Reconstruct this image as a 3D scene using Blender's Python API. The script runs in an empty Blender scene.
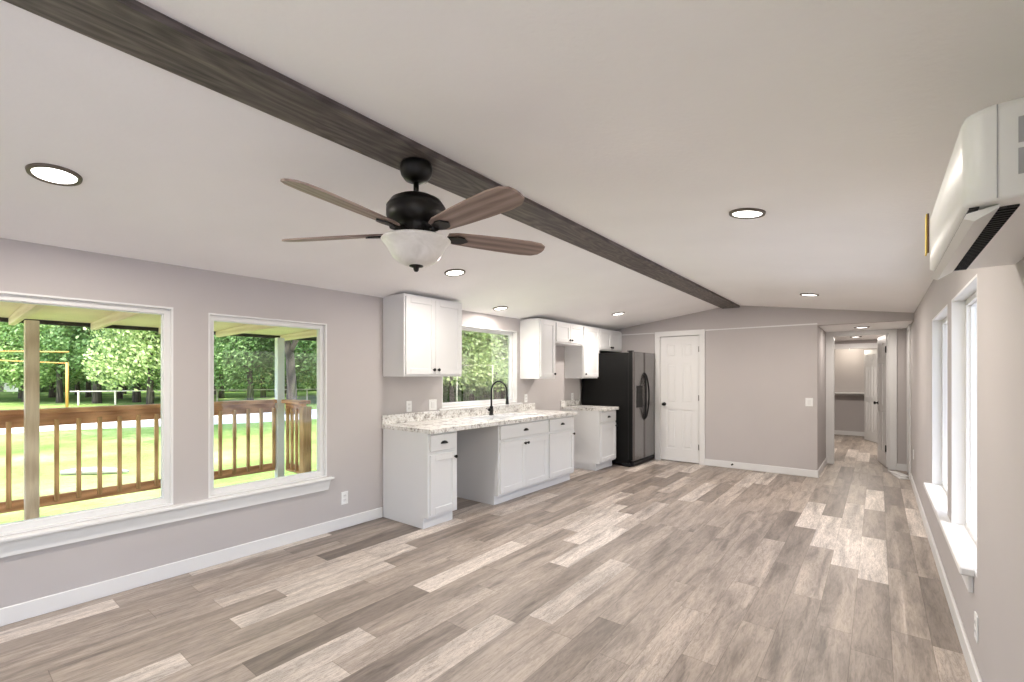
import bpy, bmesh, math, random
from mathutils import Vector, Matrix
random.seed(7)
R = math.radians
PI = math.pi
SC = bpy.context.scene
COL = SC.collection

# ------------------------------------------------------------------ camera
cam_d = bpy.data.cameras.new('camera')
cam = bpy.data.objects.new('camera', cam_d)
COL.objects.link(cam)
cam.location = (0, 0, 1.40)
cam.rotation_euler = (R(90), 0, R(38.2))
cam_d.sensor_width = 36
cam_d.lens = 465 / 1024 * 36
cam_d.shift_y = 34.3 / 1024
cam_d.clip_start = 0.02
cam_d.clip_end = 400
SC.camera = cam

# ------------------------------------------------------------------ light and exposure
SC.view_settings.view_transform = 'Standard'
SC.view_settings.look = 'None'
SC.view_settings.gamma = 1
SC.view_settings.use_curve_mapping = False
SC.view_settings.exposure = 0.94
SKY = 0.50
SUN = 3.2
LAMP = 12.5
world = bpy.data.worlds.new('sky')
SC.world = world
world.use_nodes = True
wn = world.node_tree
wn.nodes.clear()
wo = wn.nodes.new('ShaderNodeOutputWorld')
bg = wn.nodes.new('ShaderNodeBackground')
sk = wn.nodes.new('ShaderNodeTexSky')
sk.sky_type = 'NISHITA'
sk.sun_disc = False
sk.sun_elevation = R(66)
sk.sun_rotation = R(120)
sk.air_density = 1.0
sk.dust_density = 2.5
sk.ozone_density = 1.0
bg.inputs['Strength'].default_value = SKY
wn.links.new(sk.outputs[0], bg.inputs['Color'])
wn.links.new(bg.outputs[0], wo.inputs['Surface'])
sd = bpy.data.lights.new('sun', 'SUN')
sd.energy = SUN
sd.angle = R(0.6)
sd.color = (1.0, 0.97, 0.93)
sun = bpy.data.objects.new('sun', sd)
COL.objects.link(sun)
sun.location = (10, -6, 30)
sun.rotation_euler = Vector((-0.35, 0.22, -1.0)).to_track_quat('-Z', 'Y').to_euler()

# ------------------------------------------------------------------ materials
MATS = {}
def base_mat(name):
    m = bpy.data.materials.new(name)
    m.use_nodes = True
    nt = m.node_tree
    b = nt.nodes['Principled BSDF']
    MATS[name] = m
    return m, nt, b
def N(nt, t, **kw):
    n = nt.nodes.new(t)
    for k, v in kw.items():
        setattr(n, k, v)
    return n
def math_n(nt, op, a, b=None):
    n = nt.nodes.new('ShaderNodeMath'); n.operation = op
    for i, v in enumerate((a, b)):
        if v is None: continue
        if isinstance(v, (int, float)): n.inputs[i].default_value = v
        else: nt.links.new(v, n.inputs[i])
    return n.outputs[0]
def ramp(nt, fac, stops, interp='LINEAR'):
    n = nt.nodes.new('ShaderNodeValToRGB')
    cr = n.color_ramp; cr.interpolation = interp
    while len(cr.elements) < len(stops): cr.elements.new(0.5)
    for e, (p, c) in zip(cr.elements, stops):
        e.position = p
        e.color = (c[0], c[1], c[2], 1) if not isinstance(c, (int, float)) else (c, c, c, 1)
    nt.links.new(fac, n.inputs[0])
    return n.outputs[0]
def mix(nt, fac, a, b, mode='MIX'):
    n = nt.nodes.new('ShaderNodeMix'); n.data_type = 'RGBA'; n.blend_type = mode
    for i, v in ((0, fac), (6, a), (7, b)):
        if isinstance(v, (int, float)): n.inputs[i].default_value = v
        elif isinstance(v, tuple): n.inputs[i].default_value = (*v, 1)
        else: nt.links.new(v, n.inputs[i])
    return n.outputs[2]
def objco(nt, scale=(1, 1, 1)):
    tc = nt.nodes.new('ShaderNodeTexCoord')
    mp = nt.nodes.new('ShaderNodeMapping')
    mp.inputs['Scale'].default_value = scale
    nt.links.new(tc.outputs['Object'], mp.inputs[0])
    return mp.outputs[0]
def noise(nt, vec, scale, detail=3, rough=0.5, dist=0.0):
    n = nt.nodes.new('ShaderNodeTexNoise')
    n.inputs['Scale'].default_value = scale
    n.inputs['Detail'].default_value = detail
    n.inputs['Roughness'].default_value = rough
    n.inputs['Distortion'].default_value = dist
    if vec is not None: nt.links.new(vec, n.inputs['Vector'])
    return n.outputs[0]
def bump(nt, b, h, strength, dist=0.01):
    n = nt.nodes.new('ShaderNodeBump')
    n.inputs['Strength'].default_value = strength
    n.inputs['Distance'].default_value = dist
    nt.links.new(h, n.inputs['Height'])
    nt.links.new(n.outputs[0], b.inputs['Normal'])
def paint(name, col, rough=0.5, bscale=120, bstr=0.05, var=0.02, metal=0.0, spec=0.5):
    m, nt, b = base_mat(name)
    v = objco(nt)
    f = noise(nt, v, 1.7, 3)
    c = ramp(nt, f, [(0.3, tuple(x * (1 - var) for x in col)), (0.7, tuple(min(1, x * (1 + var)) for x in col))])
    nt.links.new(c, b.inputs['Base Color'])
    b.inputs['Roughness'].default_value = rough
    b.inputs['Metallic'].default_value = metal
    b.inputs['Specular IOR Level'].default_value = spec
    if bstr > 0:
        bump(nt, b, noise(nt, v, bscale, 3), bstr, 0.003)
    return m
paint('wall_paint', (0.495, 0.462, 0.455), 0.85, 160, 0.15)
paint('ceiling_paint', (0.93, 0.915, 0.905), 0.9, 45, 0.45)
paint('trim_white', (0.74, 0.735, 0.73), 0.4, 80, 0.02)
paint('cabinet_white', (0.74, 0.74, 0.74), 0.38, 60, 0.02)
paint('door_white', (0.76, 0.755, 0.75), 0.42, 90, 0.04)
paint('vinyl_white', (0.76, 0.755, 0.75), 0.35, 60, 0.0)
paint('plastic_white', (0.80, 0.80, 0.79), 0.35, 60, 0.0)
paint('label_grey', (0.36, 0.36, 0.37), 0.5, 60, 0.0)
paint('label_ink', (0.12, 0.12, 0.13), 0.5, 60, 0.0)
paint('label_yellow', (0.85, 0.62, 0.10), 0.5, 60, 0.0)
paint('label_brown', (0.18, 0.10, 0.06), 0.6, 60, 0.0)
paint('bronze_black', (0.018, 0.017, 0.016), 0.38, 60, 0.03, 0.1, 0.6)
paint('lamp_trim', (0.17, 0.145, 0.12), 0.4, 60, 0.0, 0.05, 0.7)
paint('black_metal', (0.012, 0.012, 0.012), 0.35, 60, 0.0, 0.05, 0.5)
paint('black_plastic', (0.010, 0.010, 0.011), 0.42, 60, 0.0, spec=0.15)
paint('fridge_side_black', (0.008, 0.008, 0.008), 0.5, 300, 0.05, spec=0.1)
paint('steel', (0.80, 0.80, 0.80), 0.25, 60, 0.0, 0.02, 0.6)
paint('hinge_grey', (0.25, 0.24, 0.23), 0.35, 60, 0.0, 0.05, 0.9)
paint('hinge_black', (0.02, 0.02, 0.02), 0.4, 60, 0.0, 0.05, 0.5)
paint('slot_dark', (0.02, 0.02, 0.02), 0.7, 60, 0.0)
paint('porch_ply', (0.90, 0.73, 0.60), 0.8, 30, 0.1, 0.1)
paint('fascia_dark', (0.03, 0.027, 0.02), 0.8, 30, 0.1)
paint('siding_white', (0.75, 0.75, 0.73), 0.6, 40, 0.05)
paint('roof_shingle', (0.12, 0.11, 0.10), 0.9, 20, 0.3, 0.3)
paint('pole_orange', (0.62, 0.30, 0.08), 0.6, 20, 0.1, 0.1)
paint('fence_white', (0.70, 0.62, 0.52), 0.7, 20, 0.1, 0.1)
paint('road_pale', (0.70, 0.68, 0.65), 0.9, 15, 0.3, 0.08)
paint('yard_concrete', (0.50, 0.50, 0.50), 0.9, 15, 0.1, 0.04)
paint('car_paint', (0.75, 0.76, 0.78), 0.3, 20, 0.0)

def wood(name, dark, light, rough=0.7, axis=1, sc=1.0):
    m, nt, b = base_mat(name)
    s = [14.0 * sc] * 3; s[axis] = 1.0 * sc
    v = objco(nt, tuple(s))
    f = noise(nt, v, 2.0, 6, 0.6, 0.8)
    s2 = [5.0 * sc] * 3; s2[axis] = 0.7 * sc
    v2 = objco(nt, tuple(s2))
    w = nt.nodes.new('ShaderNodeTexWave'); w.wave_type = 'RINGS'
    w.inputs['Scale'].default_value = 1.3; w.inputs['Distortion'].default_value = 5.0
    w.inputs['Detail'].default_value = 3; w.inputs['Detail Scale'].default_value = 1.2
    nt.links.new(v2, w.inputs['Vector'])
    g = math_n(nt, 'ADD', math_n(nt, 'MULTIPLY', f, 0.7), math_n(nt, 'MULTIPLY', w.outputs['Fac'], 0.3))
    c = ramp(nt, g, [(0.28, dark), (0.72, light)])
    nt.links.new(c, b.inputs['Base Color'])
    b.inputs['Roughness'].default_value = rough
    bump(nt, b, g, 0.25, 0.004)
    return m
def beam_mat():
    m, nt, b = base_mat('beam_stain')
    v = objco(nt, (16, 1.1, 16))
    f = noise(nt, v, 2.2, 7, 0.65, 1.0)
    vk = objco(nt, (7, 1.6, 7))
    vo = nt.nodes.new('ShaderNodeTexVoronoi'); vo.inputs['Scale'].default_value = 1.0; vo.inputs['Randomness'].default_value = 1.0
    nt.links.new(vk, vo.inputs['Vector'])
    d = vo.outputs['Distance']
    wob = math_n(nt, 'ADD', math_n(nt, 'MULTIPLY', d, 34.0), math_n(nt, 'MULTIPLY', noise(nt, objco(nt, (9, 0.7, 9)), 1.5, 4), 14.0))
    ring = math_n(nt, 'ADD', math_n(nt, 'MULTIPLY', math_n(nt, 'SINE', wob), 0.5), 0.5)
    g = math_n(nt, 'ADD', math_n(nt, 'MULTIPLY', f, 0.86), math_n(nt, 'MULTIPLY', ring, 0.15))
    c = ramp(nt, g, [(0.30, (0.042, 0.034, 0.032)), (0.52, (0.110, 0.090, 0.082)), (0.74, (0.205, 0.170, 0.152))])
    knot = ramp(nt, d, [(0.03, (2.4, 1.9, 1.5)), (0.06, (0.6, 0.55, 0.5)), (0.10, (1, 1, 1))])
    c = mix(nt, 0.8, c, knot, 'MULTIPLY')
    nt.links.new(c, b.inputs['Base Color'])
    b.inputs['Roughness'].default_value = 0.6
    bump(nt, b, g, 0.3, 0.004)
beam_mat()
wood('blade_wood', (0.17, 0.115, 0.095), (0.36, 0.265, 0.225), 0.45, 0, 1.0)
wood('cedar_rail', (0.44, 0.20, 0.08), (0.85, 0.48, 0.25), 0.75)
wood('cedar_upright', (0.44, 0.24, 0.09), (0.82, 0.52, 0.25), 0.75, 2)
wood('post_wood', (0.62, 0.48, 0.33), (0.90, 0.76, 0.58), 0.8, 2)
wood('deck_wood', (0.30, 0.20, 0.12), (0.55, 0.42, 0.28), 0.8)
wood('rafter_wood', (0.76, 0.60, 0.44), (0.93, 0.78, 0.62), 0.8, 0)
wood('bark', (0.03, 0.024, 0.018), (0.13, 0.10, 0.08), 0.95, 2, 0.4)

def floor_mat():
    m, nt, b = base_mat('plank_floor')
    tc = nt.nodes.new('ShaderNodeTexCoord')
    sp = nt.nodes.new('ShaderNodeSeparateXYZ'); nt.links.new(tc.outputs['Object'], sp.inputs[0])
    W, L = 0.166, 1.06
    u = math_n(nt, 'DIVIDE', math_n(nt, 'ADD', sp.outputs[0], 20.03), W)
    cid = math_n(nt, 'FLOOR', u)
    w1 = nt.nodes.new('ShaderNodeTexWhiteNoise'); w1.noise_dimensions = '1D'; nt.links.new(cid, w1.inputs['W'])
    vv = math_n(nt, 'ADD', math_n(nt, 'DIVIDE', math_n(nt, 'ADD', sp.outputs[1], 20.0), L), w1.outputs['Value'])
    rid = math_n(nt, 'FLOOR', vv)
    cb = nt.nodes.new('ShaderNodeCombineXYZ'); nt.links.new(cid, cb.inputs[0]); nt.links.new(rid, cb.inputs[1])
    w2 = nt.nodes.new('ShaderNodeTexWhiteNoise'); w2.noise_dimensions = '3D'; nt.links.new(cb.outputs[0], w2.inputs['Vector'])
    rv = w2.outputs['Value']
    # grain coordinates shifted per plank
    gx = math_n(nt, 'MULTIPLY', sp.outputs[0], 9.0)
    gy = math_n(nt, 'ADD', math_n(nt, 'MULTIPLY', sp.outputs[1], 1.1), math_n(nt, 'MULTIPLY', rv, 37.0))
    cg = nt.nodes.new('ShaderNodeCombineXYZ'); nt.links.new(gx, cg.inputs[0]); nt.links.new(gy, cg.inputs[1]); nt.links.new(math_n(nt, 'MULTIPLY', rv, 91.0), cg.inputs[2])
    g1 = noise(nt, cg.outputs[0], 1.3, 5, 0.6, 0.6)
    g2 = noise(nt, cg.outputs[0], 7.0, 5, 0.65, 1.2)
    base = ramp(nt, rv, [(0.0, (0.20, 0.167, 0.145)), (0.22, (0.31, 0.262, 0.226)), (0.5, (0.37, 0.315, 0.272)), (0.72, (0.43, 0.368, 0.32)), (0.80, (0.56, 0.50, 0.45)), (1.0, (0.72, 0.65, 0.59))])
    c1 = mix(nt, 0.75, base, ramp(nt, g1, [(0.30, (0.38, 0.37, 0.37)), (0.5, (0.95, 0.94, 0.935)), (0.72, (1.38, 1.36, 1.33))]), 'MULTIPLY')
    c2 = mix(nt, 0.6, c1, ramp(nt, g2, [(0.32, (0.46, 0.45, 0.45)), (0.55, (1.0, 1.0, 1.0)), (0.75, (1.15, 1.15, 1.15))]), 'MULTIPLY')
    # weathered figure on the pale planks
    fig = noise(nt, cg.outputs[0], 3.2, 6, 0.7, 3.0)
    fr = ramp(nt, fig, [(0.46, (1, 1, 1)), (0.49, (0.52, 0.48, 0.45)), (0.52, (1, 1, 1))])
    sel = ramp(nt, rv, [(0.55, 0.25), (0.80, 0.9)])
    c3 = mix(nt, sel, c2, mix(nt, 1.0, c2, fr, 'MULTIPLY'))
    # seams
    fu = math_n(nt, 'FRACT', u); fv = math_n(nt, 'FRACT', vv)
    eu = math_n(nt, 'LESS_THAN', math_n(nt, 'ABSOLUTE', math_n(nt, 'SUBTRACT', fu, 0.5)), 0.492)
    ev = math_n(nt, 'LESS_THAN', math_n(nt, 'ABSOLUTE', math_n(nt, 'SUBTRACT', fv, 0.5)), 0.4985)
    seam = math_n(nt, 'MULTIPLY', eu, ev)
    c4 = mix(nt, seam, mix(nt, 1.0, c3, (0.62, 0.60, 0.58), 'MULTIPLY'), c3)
    nt.links.new(c4, b.inputs['Base Color'])
    rr = math_n(nt, 'ADD', 0.36, math_n(nt, 'MULTIPLY', g2, 0.16))
    nt.links.new(rr, b.inputs['Roughness'])
    b.inputs['Specular IOR Level'].default_value = 0.45
    bump(nt, b, math_n(nt, 'ADD', g2, math_n(nt, 'MULTIPLY', seam, 0.6)), 0.18, 0.002)
floor_mat()

def granite():
    m, nt, b = base_mat('speckled_laminate')
    v = objco(nt)
    a = noise(nt, v, 14, 6, 0.65, 0.4)
    s = noise(nt, v, 55, 4, 0.7, 0.3)
    c1 = ramp(nt, a, [(0.28, (0.22, 0.21, 0.20)), (0.40, (0.50, 0.48, 0.46)), (0.47, (0.78, 0.77, 0.75)), (0.70, (0.88, 0.87, 0.85))])
    c2 = mix(nt, 0.9, c1, ramp(nt, s, [(0.33, (0.22, 0.20, 0.19)), (0.42, (0.75, 0.70, 0.66)), (0.50, (1, 1, 1))]), 'MULTIPLY')
    nt.links.new(c2, b.inputs['Base Color'])
    b.inputs['Roughness'].default_value = 0.22
granite()

def stainless():
    m, nt, b = base_mat('dark_stainless')
    v = objco(nt, (1, 1, 0.02))
    f = noise(nt, v, 180, 3)
    nt.links.new(ramp(nt, f, [(0.3, (0.20, 0.19, 0.19)), (0.7, (0.27, 0.26, 0.26))]), b.inputs['Base Color'])
    b.inputs['Metallic'].default_value = 0.85
    b.inputs['Roughness'].default_value = 0.27
stainless()

def glass_mat():
    m, nt, b = base_mat('window_glass')
    nt.nodes.remove(b)
    out = nt.nodes['Material Output']
    tr = nt.nodes.new('ShaderNodeBsdfTransparent')
    gl = nt.nodes.new('ShaderNodeBsdfGlossy'); gl.inputs['Roughness'].default_value = 0.02
    lw = nt.nodes.new('ShaderNodeFresnel'); lw.inputs['IOR'].default_value = 1.45
    mx = nt.nodes.new('ShaderNodeMixShader')
    nt.links.new(math_n(nt, 'MULTIPLY', lw.outputs[0], 0.55), mx.inputs[0])
    nt.links.new(tr.outputs[0], mx.inputs[1]); nt.links.new(gl.outputs[0], mx.inputs[2])
    nt.links.new(mx.outputs[0], out.inputs['Surface'])
glass_mat()

def emit(name, col, s):
    m, nt, b = base_mat(name)
    b.inputs['Base Color'].default_value = (*col, 1)
    b.inputs['Emission Color'].default_value = (*col, 1)
    b.inputs['Emission Strength'].default_value = s
    return m
emit('led_lens', (1.0, 0.96, 0.90), 3.0)
emit('bulb_glow', (1.0, 0.93, 0.82), 8.0)

def bowl():
    m, nt, b = base_mat('frosted_bowl')
    v = objco(nt)
    f = noise(nt, v, 9, 4, 0.6, 1.5)
    nt.links.new(ramp(nt, f, [(0.3, (0.66, 0.64, 0.60)), (0.7, (0.82, 0.80, 0.77))]), b.inputs['Base Color'])
    b.inputs['Roughness'].default_value = 0.3
    b.inputs['Transmission Weight'].default_value = 0.0
    b.inputs['Subsurface Weight'].default_value = 0.2
    b.inputs['Subsurface Radius'].default_value = (0.03, 0.03, 0.03)
bowl()

def leaves(name, c0, c1, c2):
    m, nt, b = base_mat(name)
    out = nt.nodes['Material Output']
    tc = nt.nodes.new('ShaderNodeTexCoord')
    g = nt.nodes.new('ShaderNodeNewGeometry')
    f = noise(nt, tc.outputs['Object'], 0.9, 3)
    k = math_n(nt, 'ADD', math_n(nt, 'MULTIPLY', f, 0.6), math_n(nt, 'MULTIPLY', g.outputs['Random Per Island'], 0.4))
    c = ramp(nt, k, [(0.25, c0), (0.5, c1), (0.78, c2)])
    nt.links.new(c, b.inputs['Base Color'])
    b.inputs['Roughness'].default_value = 0.5
    b.inputs['Specular IOR Level'].default_value = 0.3
    tl = nt.nodes.new('ShaderNodeBsdfTranslucent')
    nt.links.new(c, tl.inputs['Color'])
    mx = nt.nodes.new('ShaderNodeMixShader'); mx.inputs[0].default_value = 0.42
    nt.links.new(b.outputs[0], mx.inputs[1]); nt.links.new(tl.outputs[0], mx.inputs[2])
    nt.links.new(mx.outputs[0], out.inputs['Surface'])
leaves('leaf_green', (0.12, 0.22, 0.06), (0.30, 0.45, 0.14), (0.62, 0.74, 0.34))
leaves('leaf_dark', (0.08, 0.16, 0.05), (0.19, 0.32, 0.11), (0.42, 0.56, 0.26))
leaves('leaf_pale', (0.20, 0.30, 0.10), (0.48, 0.58, 0.24), (0.80, 0.85, 0.50))

def grass():
    m, nt, b = base_mat('lawn_grass')
    v = objco(nt)
    a = noise(nt, v, 0.35, 5, 0.6)
    s = noise(nt, v, 9, 5, 0.7)
    c = ramp(nt, a, [(0.3, (0.13, 0.25, 0.05)), (0.55, (0.27, 0.38, 0.11)), (0.75, (0.44, 0.50, 0.22))])
    c = mix(nt, 0.6, c, ramp(nt, s, [(0.3, (0.55, 0.55, 0.5)), (0.7, (1.3, 1.3, 1.2))]), 'MULTIPLY')
    nt.links.new(c, b.inputs['Base Color'])
    b.inputs['Roughness'].default_value = 0.95
    b.inputs['Specular IOR Level'].default_value = 0.1
    bump(nt, b, s, 0.8, 0.08)
grass()

# ------------------------------------------------------------------ mesh helpers
class MB:
    def __init__(s): s.bm = bmesh.new()
    def box(s, x0, x1, y0, y1, z0, z1, bev=0.0, seg=1):
        x0, x1 = min(x0, x1), max(x0, x1); y0, y1 = min(y0, y1), max(y0, y1); z0, z1 = min(z0, z1), max(z0, z1)
        r = bmesh.ops.create_cube(s.bm, size=1)
        vs = r['verts']
        for v in vs:
            v.co = Vector(((x0 + x1) / 2 + v.co.x * (x1 - x0), (y0 + y1) / 2 + v.co.y * (y1 - y0), (z0 + z1) / 2 + v.co.z * (z1 - z0)))
        if bev > 0:
            es = {e for v in vs for e in v.link_edges}
            bmesh.ops.bevel(s.bm, geom=list(es), offset=min(bev, 0.45 * min(x1 - x0, y1 - y0, z1 - z0)), segments=seg, affect='EDGES', profile=0.5)
        return s
    def prism(s, pts, axis, a, b):
        """polygon pts (2D) extruded along an axis: 'x' -> (y,z); 'y' -> (x,z); 'z' -> (x,y)"""
        def mk(p, t):
            return {'x': (t, p[0], p[1]), 'y': (p[0], t, p[1]), 'z': (p[0], p[1], t)}[axis]
        A = [s.bm.verts.new(mk(p, a)) for p in pts]; B = [s.bm.verts.new(mk(p, b)) for p in pts]
        s.bm.faces.new(A); s.bm.faces.new(B[::-1])
        n = len(pts)
        for i in range(n):
            s.bm.faces.new((A[i], B[i], B[(i + 1) % n], A[(i + 1) % n]))
        return s
    def lathe(s, prof, c=(0, 0, 0), seg=32, axis='z'):
        rings = []
        for r, h in prof:
            ring = []
            if r < 1e-6: r = 1e-5
            for i in range(seg):
                a = 2 * PI * i / seg
                p = (r * math.cos(a), r * math.sin(a), h)
                if axis == 'x': p = (p[2], p[0], p[1])
                if axis == 'y': p = (p[1], p[2], p[0])
                ring.append(s.bm.verts.new((c[0] + p[0], c[1] + p[1], c[2] + p[2])))
            rings.append(ring)
        for k in range(len(rings) - 1):
            for i in range(seg):
                f = s.bm.faces.new((rings[k][i], rings[k][(i + 1) % seg], rings[k + 1][(i + 1) % seg], rings[k + 1][i]))
                f.smooth = True
        if prof[0][0] > 1e-6: s.bm.faces.new(rings[0][::-1])
        if prof[-1][0] > 1e-6: s.bm.faces.new(rings[-1])
        return s
    def tube(s, pts, rad, seg=10):
        pts = [Vector(p) for p in pts]
        rads = rad if isinstance(rad, (list, tuple)) else [rad] * len(pts)
        rings = []
        up = Vector((0, 0, 1))
        prev = None
        for i, p in enumerate(pts):
            d = (pts[min(i + 1, len(pts) - 1)] - pts[max(i - 1, 0)]).normalized()
            if prev is None:
                a = d.cross(up)
                if a.length < 0.1: a = d.cross(Vector((1, 0, 0)))
                a.normalize()
            else:
                a = (prev - d * prev.dot(d)).normalized()
            prev = a
            b = d.cross(a)
            rings.append([s.bm.verts.new(p + (a * math.cos(2 * PI * k / seg) + b * math.sin(2 * PI * k / seg)) * rads[i]) for k in range(seg)])
        for j in range(len(rings) - 1):
            for k in range(seg):
                f = s.bm.faces.new((rings[j][k], rings[j][(k + 1) % seg], rings[j + 1][(k + 1) % seg], rings[j + 1][k]))
                f.smooth = True
        s.bm.faces.new(rings[0][::-1]); s.bm.faces.new(rings[-1])
        return s
    def xf(s, M):
        bmesh.ops.transform(s.bm, matrix=M, verts=s.bm.verts)
        return s
def link(name, mb, mat, parent=None, loc=None, label=None, recalc=True):
    me = bpy.data.meshes.new(name)
    if recalc: bmesh.ops.recalc_face_normals(mb.bm, faces=mb.bm.faces)
    mb.bm.to_mesh(me); mb.bm.free()
    o = bpy.data.objects.new(name, me)
    COL.objects.link(o)
    me.materials.append(MATS[mat])
    if parent is not None: o.parent = parent
    if loc is not None: o.location = loc
    if label: o['label'] = label
    return o
def struct(name, mb, mat, parent=None, label=None, loc=None):
    o = link(name, mb, mat, parent, loc)
    if parent is None:
        o['kind'] = 'structure'
        if label: o['label'] = label
    return o
def sempty(name, loc=(0, 0, 0), label=None):
    o = bpy.data.objects.new(name, None); COL.objects.link(o); o.location = loc; o['kind'] = 'structure'
    if label: o['label'] = label
    return o
def thing(name, label, cat, loc=(0, 0, 0), rotz=0, group=None):
    o = bpy.data.objects.new(name, None); COL.objects.link(o)
    o.location = loc; o.rotation_euler = (0, 0, rotz); o.empty_display_size = 0.1
    o['label'] = label; o['category'] = cat
    if group: o['group'] = group
    return o
def tag(o, label, cat, group=None):
    o['label'] = label; o['category'] = cat
    if group: o['group'] = group
    return o
def dup(root, loc, label=None, rotz=None, scale=None):
    r = root.copy(); COL.objects.link(r); r.location = loc
    if rotz is not None: r.rotation_euler = (0, 0, rotz)
    if scale is not None: r.scale = scale
    if label: r['label'] = label
    for ch in list(root.children):
        c = ch.copy(); COL.objects.link(c); c.parent = r
        for g in list(ch.children):
            d = g.copy(); COL.objects.link(d); d.parent = c
    return r
def wall_cells(mb, axis, a0, a1, p0, p1, z0, z1, holes):
    """wall slab in plane: axis 'x' = wall normal x (p along y); holes (p0,p1,z0,z1)"""
    ps = sorted({p0, p1, *[h[0] for h in holes], *[h[1] for h in holes]})
    for i in range(len(ps) - 1):
        u0, u1 = ps[i], ps[i + 1]
        hs = sorted([(h[2], h[3]) for h in holes if h[0] <= u0 + 1e-6 and h[1] >= u1 - 1e-6])
        z = z0
        segs = []
        for hz0, hz1 in hs:
            if hz0 > z + 1e-6: segs.append((z, hz0))
            z = hz1
        if z < z1 - 1e-6: segs.append((z, z1))
        for s0, s1 in segs:
            if axis == 'x': mb.box(a0, a1, u0, u1, s0, s1)
            else: mb.box(u0, u1, a0, a1, s0, s1)
    return mb

# ------------------------------------------------------------------ dimensions
LX, RX = -3.85, 0.35
FY, BY = 7.57, -2.6
CZ = 2.170           # ceiling height at the long walls
RZ, RIDGE = 2.46, -1.742
SL = (RZ - CZ) / (RX - RIDGE)
HY = 8.90            # wall with the hall door
HX = -0.65
BEDY = 12.0
CLY = 13.4
WT = 0.13
def cz(x): return RZ - SL * abs(x - RIDGE)

# ------------------------------------------------------------------ shell
struct('floor', MB().box(LX - WT, RX + WT, BY - WT, CLY + WT, -0.12, 0.0), 'plank_floor')
m = MB()
m.prism([(LX - WT, cz(LX - WT)), (RIDGE, RZ), (RX + WT, cz(RX + WT)), (RX + WT, cz(RX + WT) + 0.1), (RIDGE, RZ + 0.1), (LX - WT, cz(LX - WT) + 0.1)], 'y', BY - WT, FY + 0.1)
struct('ceiling', m, 'ceiling_paint', label='off-white vaulted ceiling sloping down from the beam to both long walls')
HZ = 2.085
struct('ceiling_hall', MB().box(HX - 0.1, RX + WT, FY + 0.10, HY + 0.0, HZ, HZ + 0.08), 'ceiling_paint', label='flat low ceiling over the hallway')
struct('ceiling_bedroom', MB().box(LX, RX + WT, HY + 0.06, CLY + WT, 2.13, 2.2), 'ceiling_paint', label='flat ceiling of the room beyond the hallway')

W1 = (-1.35, 1.085, 0.50, 1.872)
W2 = (1.300, 2.232, 0.50, 1.858)
W3 = (3.62, 5.005, 1.03, 1.995)
m = wall_cells(MB(), 'x', LX - WT, LX, BY - WT, CLY + WT, 0.0, CZ, [W1, W2, W3])
struct('wall_left', m, 'wall_paint')
W4 = (4.06, 5.14, 0.49, 1.857)
W5 = (2.93, 3.86, 0.49, 1.857)
W6 = (-1.6, 0.6, 0.49, 1.857)  # unseen window opening, added to let more daylight in
m = wall_cells(MB(), 'x', RX, RX + WT, BY - WT, CLY + WT, 0.0, CZ, [W4, W5, W6])
struct('wall_right', m, 'wall_paint')
WB = (-2.6, -0.9, 0.45, 1.9)  # unseen opening behind the camera, added as a daylight source
m = wall_cells(MB(), 'y', BY - WT, BY, LX, RX, 0.0, CZ, [WB])
m.prism([(LX, CZ), (RX, CZ), (RIDGE, RZ)], 'y', BY - WT, BY)
struct('wall_back', m, 'wall_paint')
# far wall, with closed door opening, gable above
DO = (-2.835, -2.205, 0.0, 2.035)
m = wall_cells(MB(), 'y', FY, FY + 0.10, LX, HX, 0.0, HZ, [DO])
m.prism([(LX, HZ), (RX, HZ), (RX, CZ), (RIDGE, RZ), (LX, CZ)], 'y', FY, FY + 0.10)
struct('wall_far', m, 'wall_paint')
struct('wall_hall', MB().box(HX - 0.10, HX, FY + 0.10, HY, 0, HZ), 'wall_paint', label='short wall on the left side of the hallway')
HO = (-0.56, 0.13, 0.0, 2.03)
m = wall_cells(MB(), 'y', HY, HY + 0.10, LX, RX, 0.0, 2.13, [HO])
struct('wall_hall_end', m, 'wall_paint', label='wall at the end of the hallway around the open bedroom door')
CO = (-1.6, 0.03, 0.0, 1.955)
m = wall_cells(MB(), 'y', BEDY, BEDY + 0.10, LX, RX, 0.0, 2.13, [CO])
struct('wall_bedroom', m, 'wall_paint', label='bedroom wall around the closet opening')
struct('wall_closet', MB().box(LX, RX, CLY, CLY + WT, 0, 2.13), 'wall_paint', label='back wall of the closet')

# baseboards
BH, BT = 0.10, 0.014
def bb(name, segs, label=None):
    m = MB()
    for s in segs: m.box(*s, 0, BH, 0.004)
    return struct(name, m, 'trim_white', label=label)
bb('baseboard_left', [(LX, LX + BT, BY, 2.815)])
bb('baseboard_right', [(RX - BT, RX, BY, 8.20)])
bb('baseboard_back', [(LX, RX, BY, BY + BT)])
bb('baseboard_far', [(-2.12, HX + BT, FY - BT, FY), (HX, HX + BT, FY, HY - 0.02)])
bb('baseboard_hall_end', [(0.22, RX, HY - BT, HY)])
bb('baseboard_closet', [(LX, RX, CLY - BT, CLY)])
# battens on the far wall at the height of the eaves
struct('trim_1', MB().box(-2.12, HX, FY - 0.008, FY, 2.095, 2.112).box(LX, -2.93, FY - 0.008, FY, 2.095, 2.112), 'trim_white', label='thin white batten running across the far wall')

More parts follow.
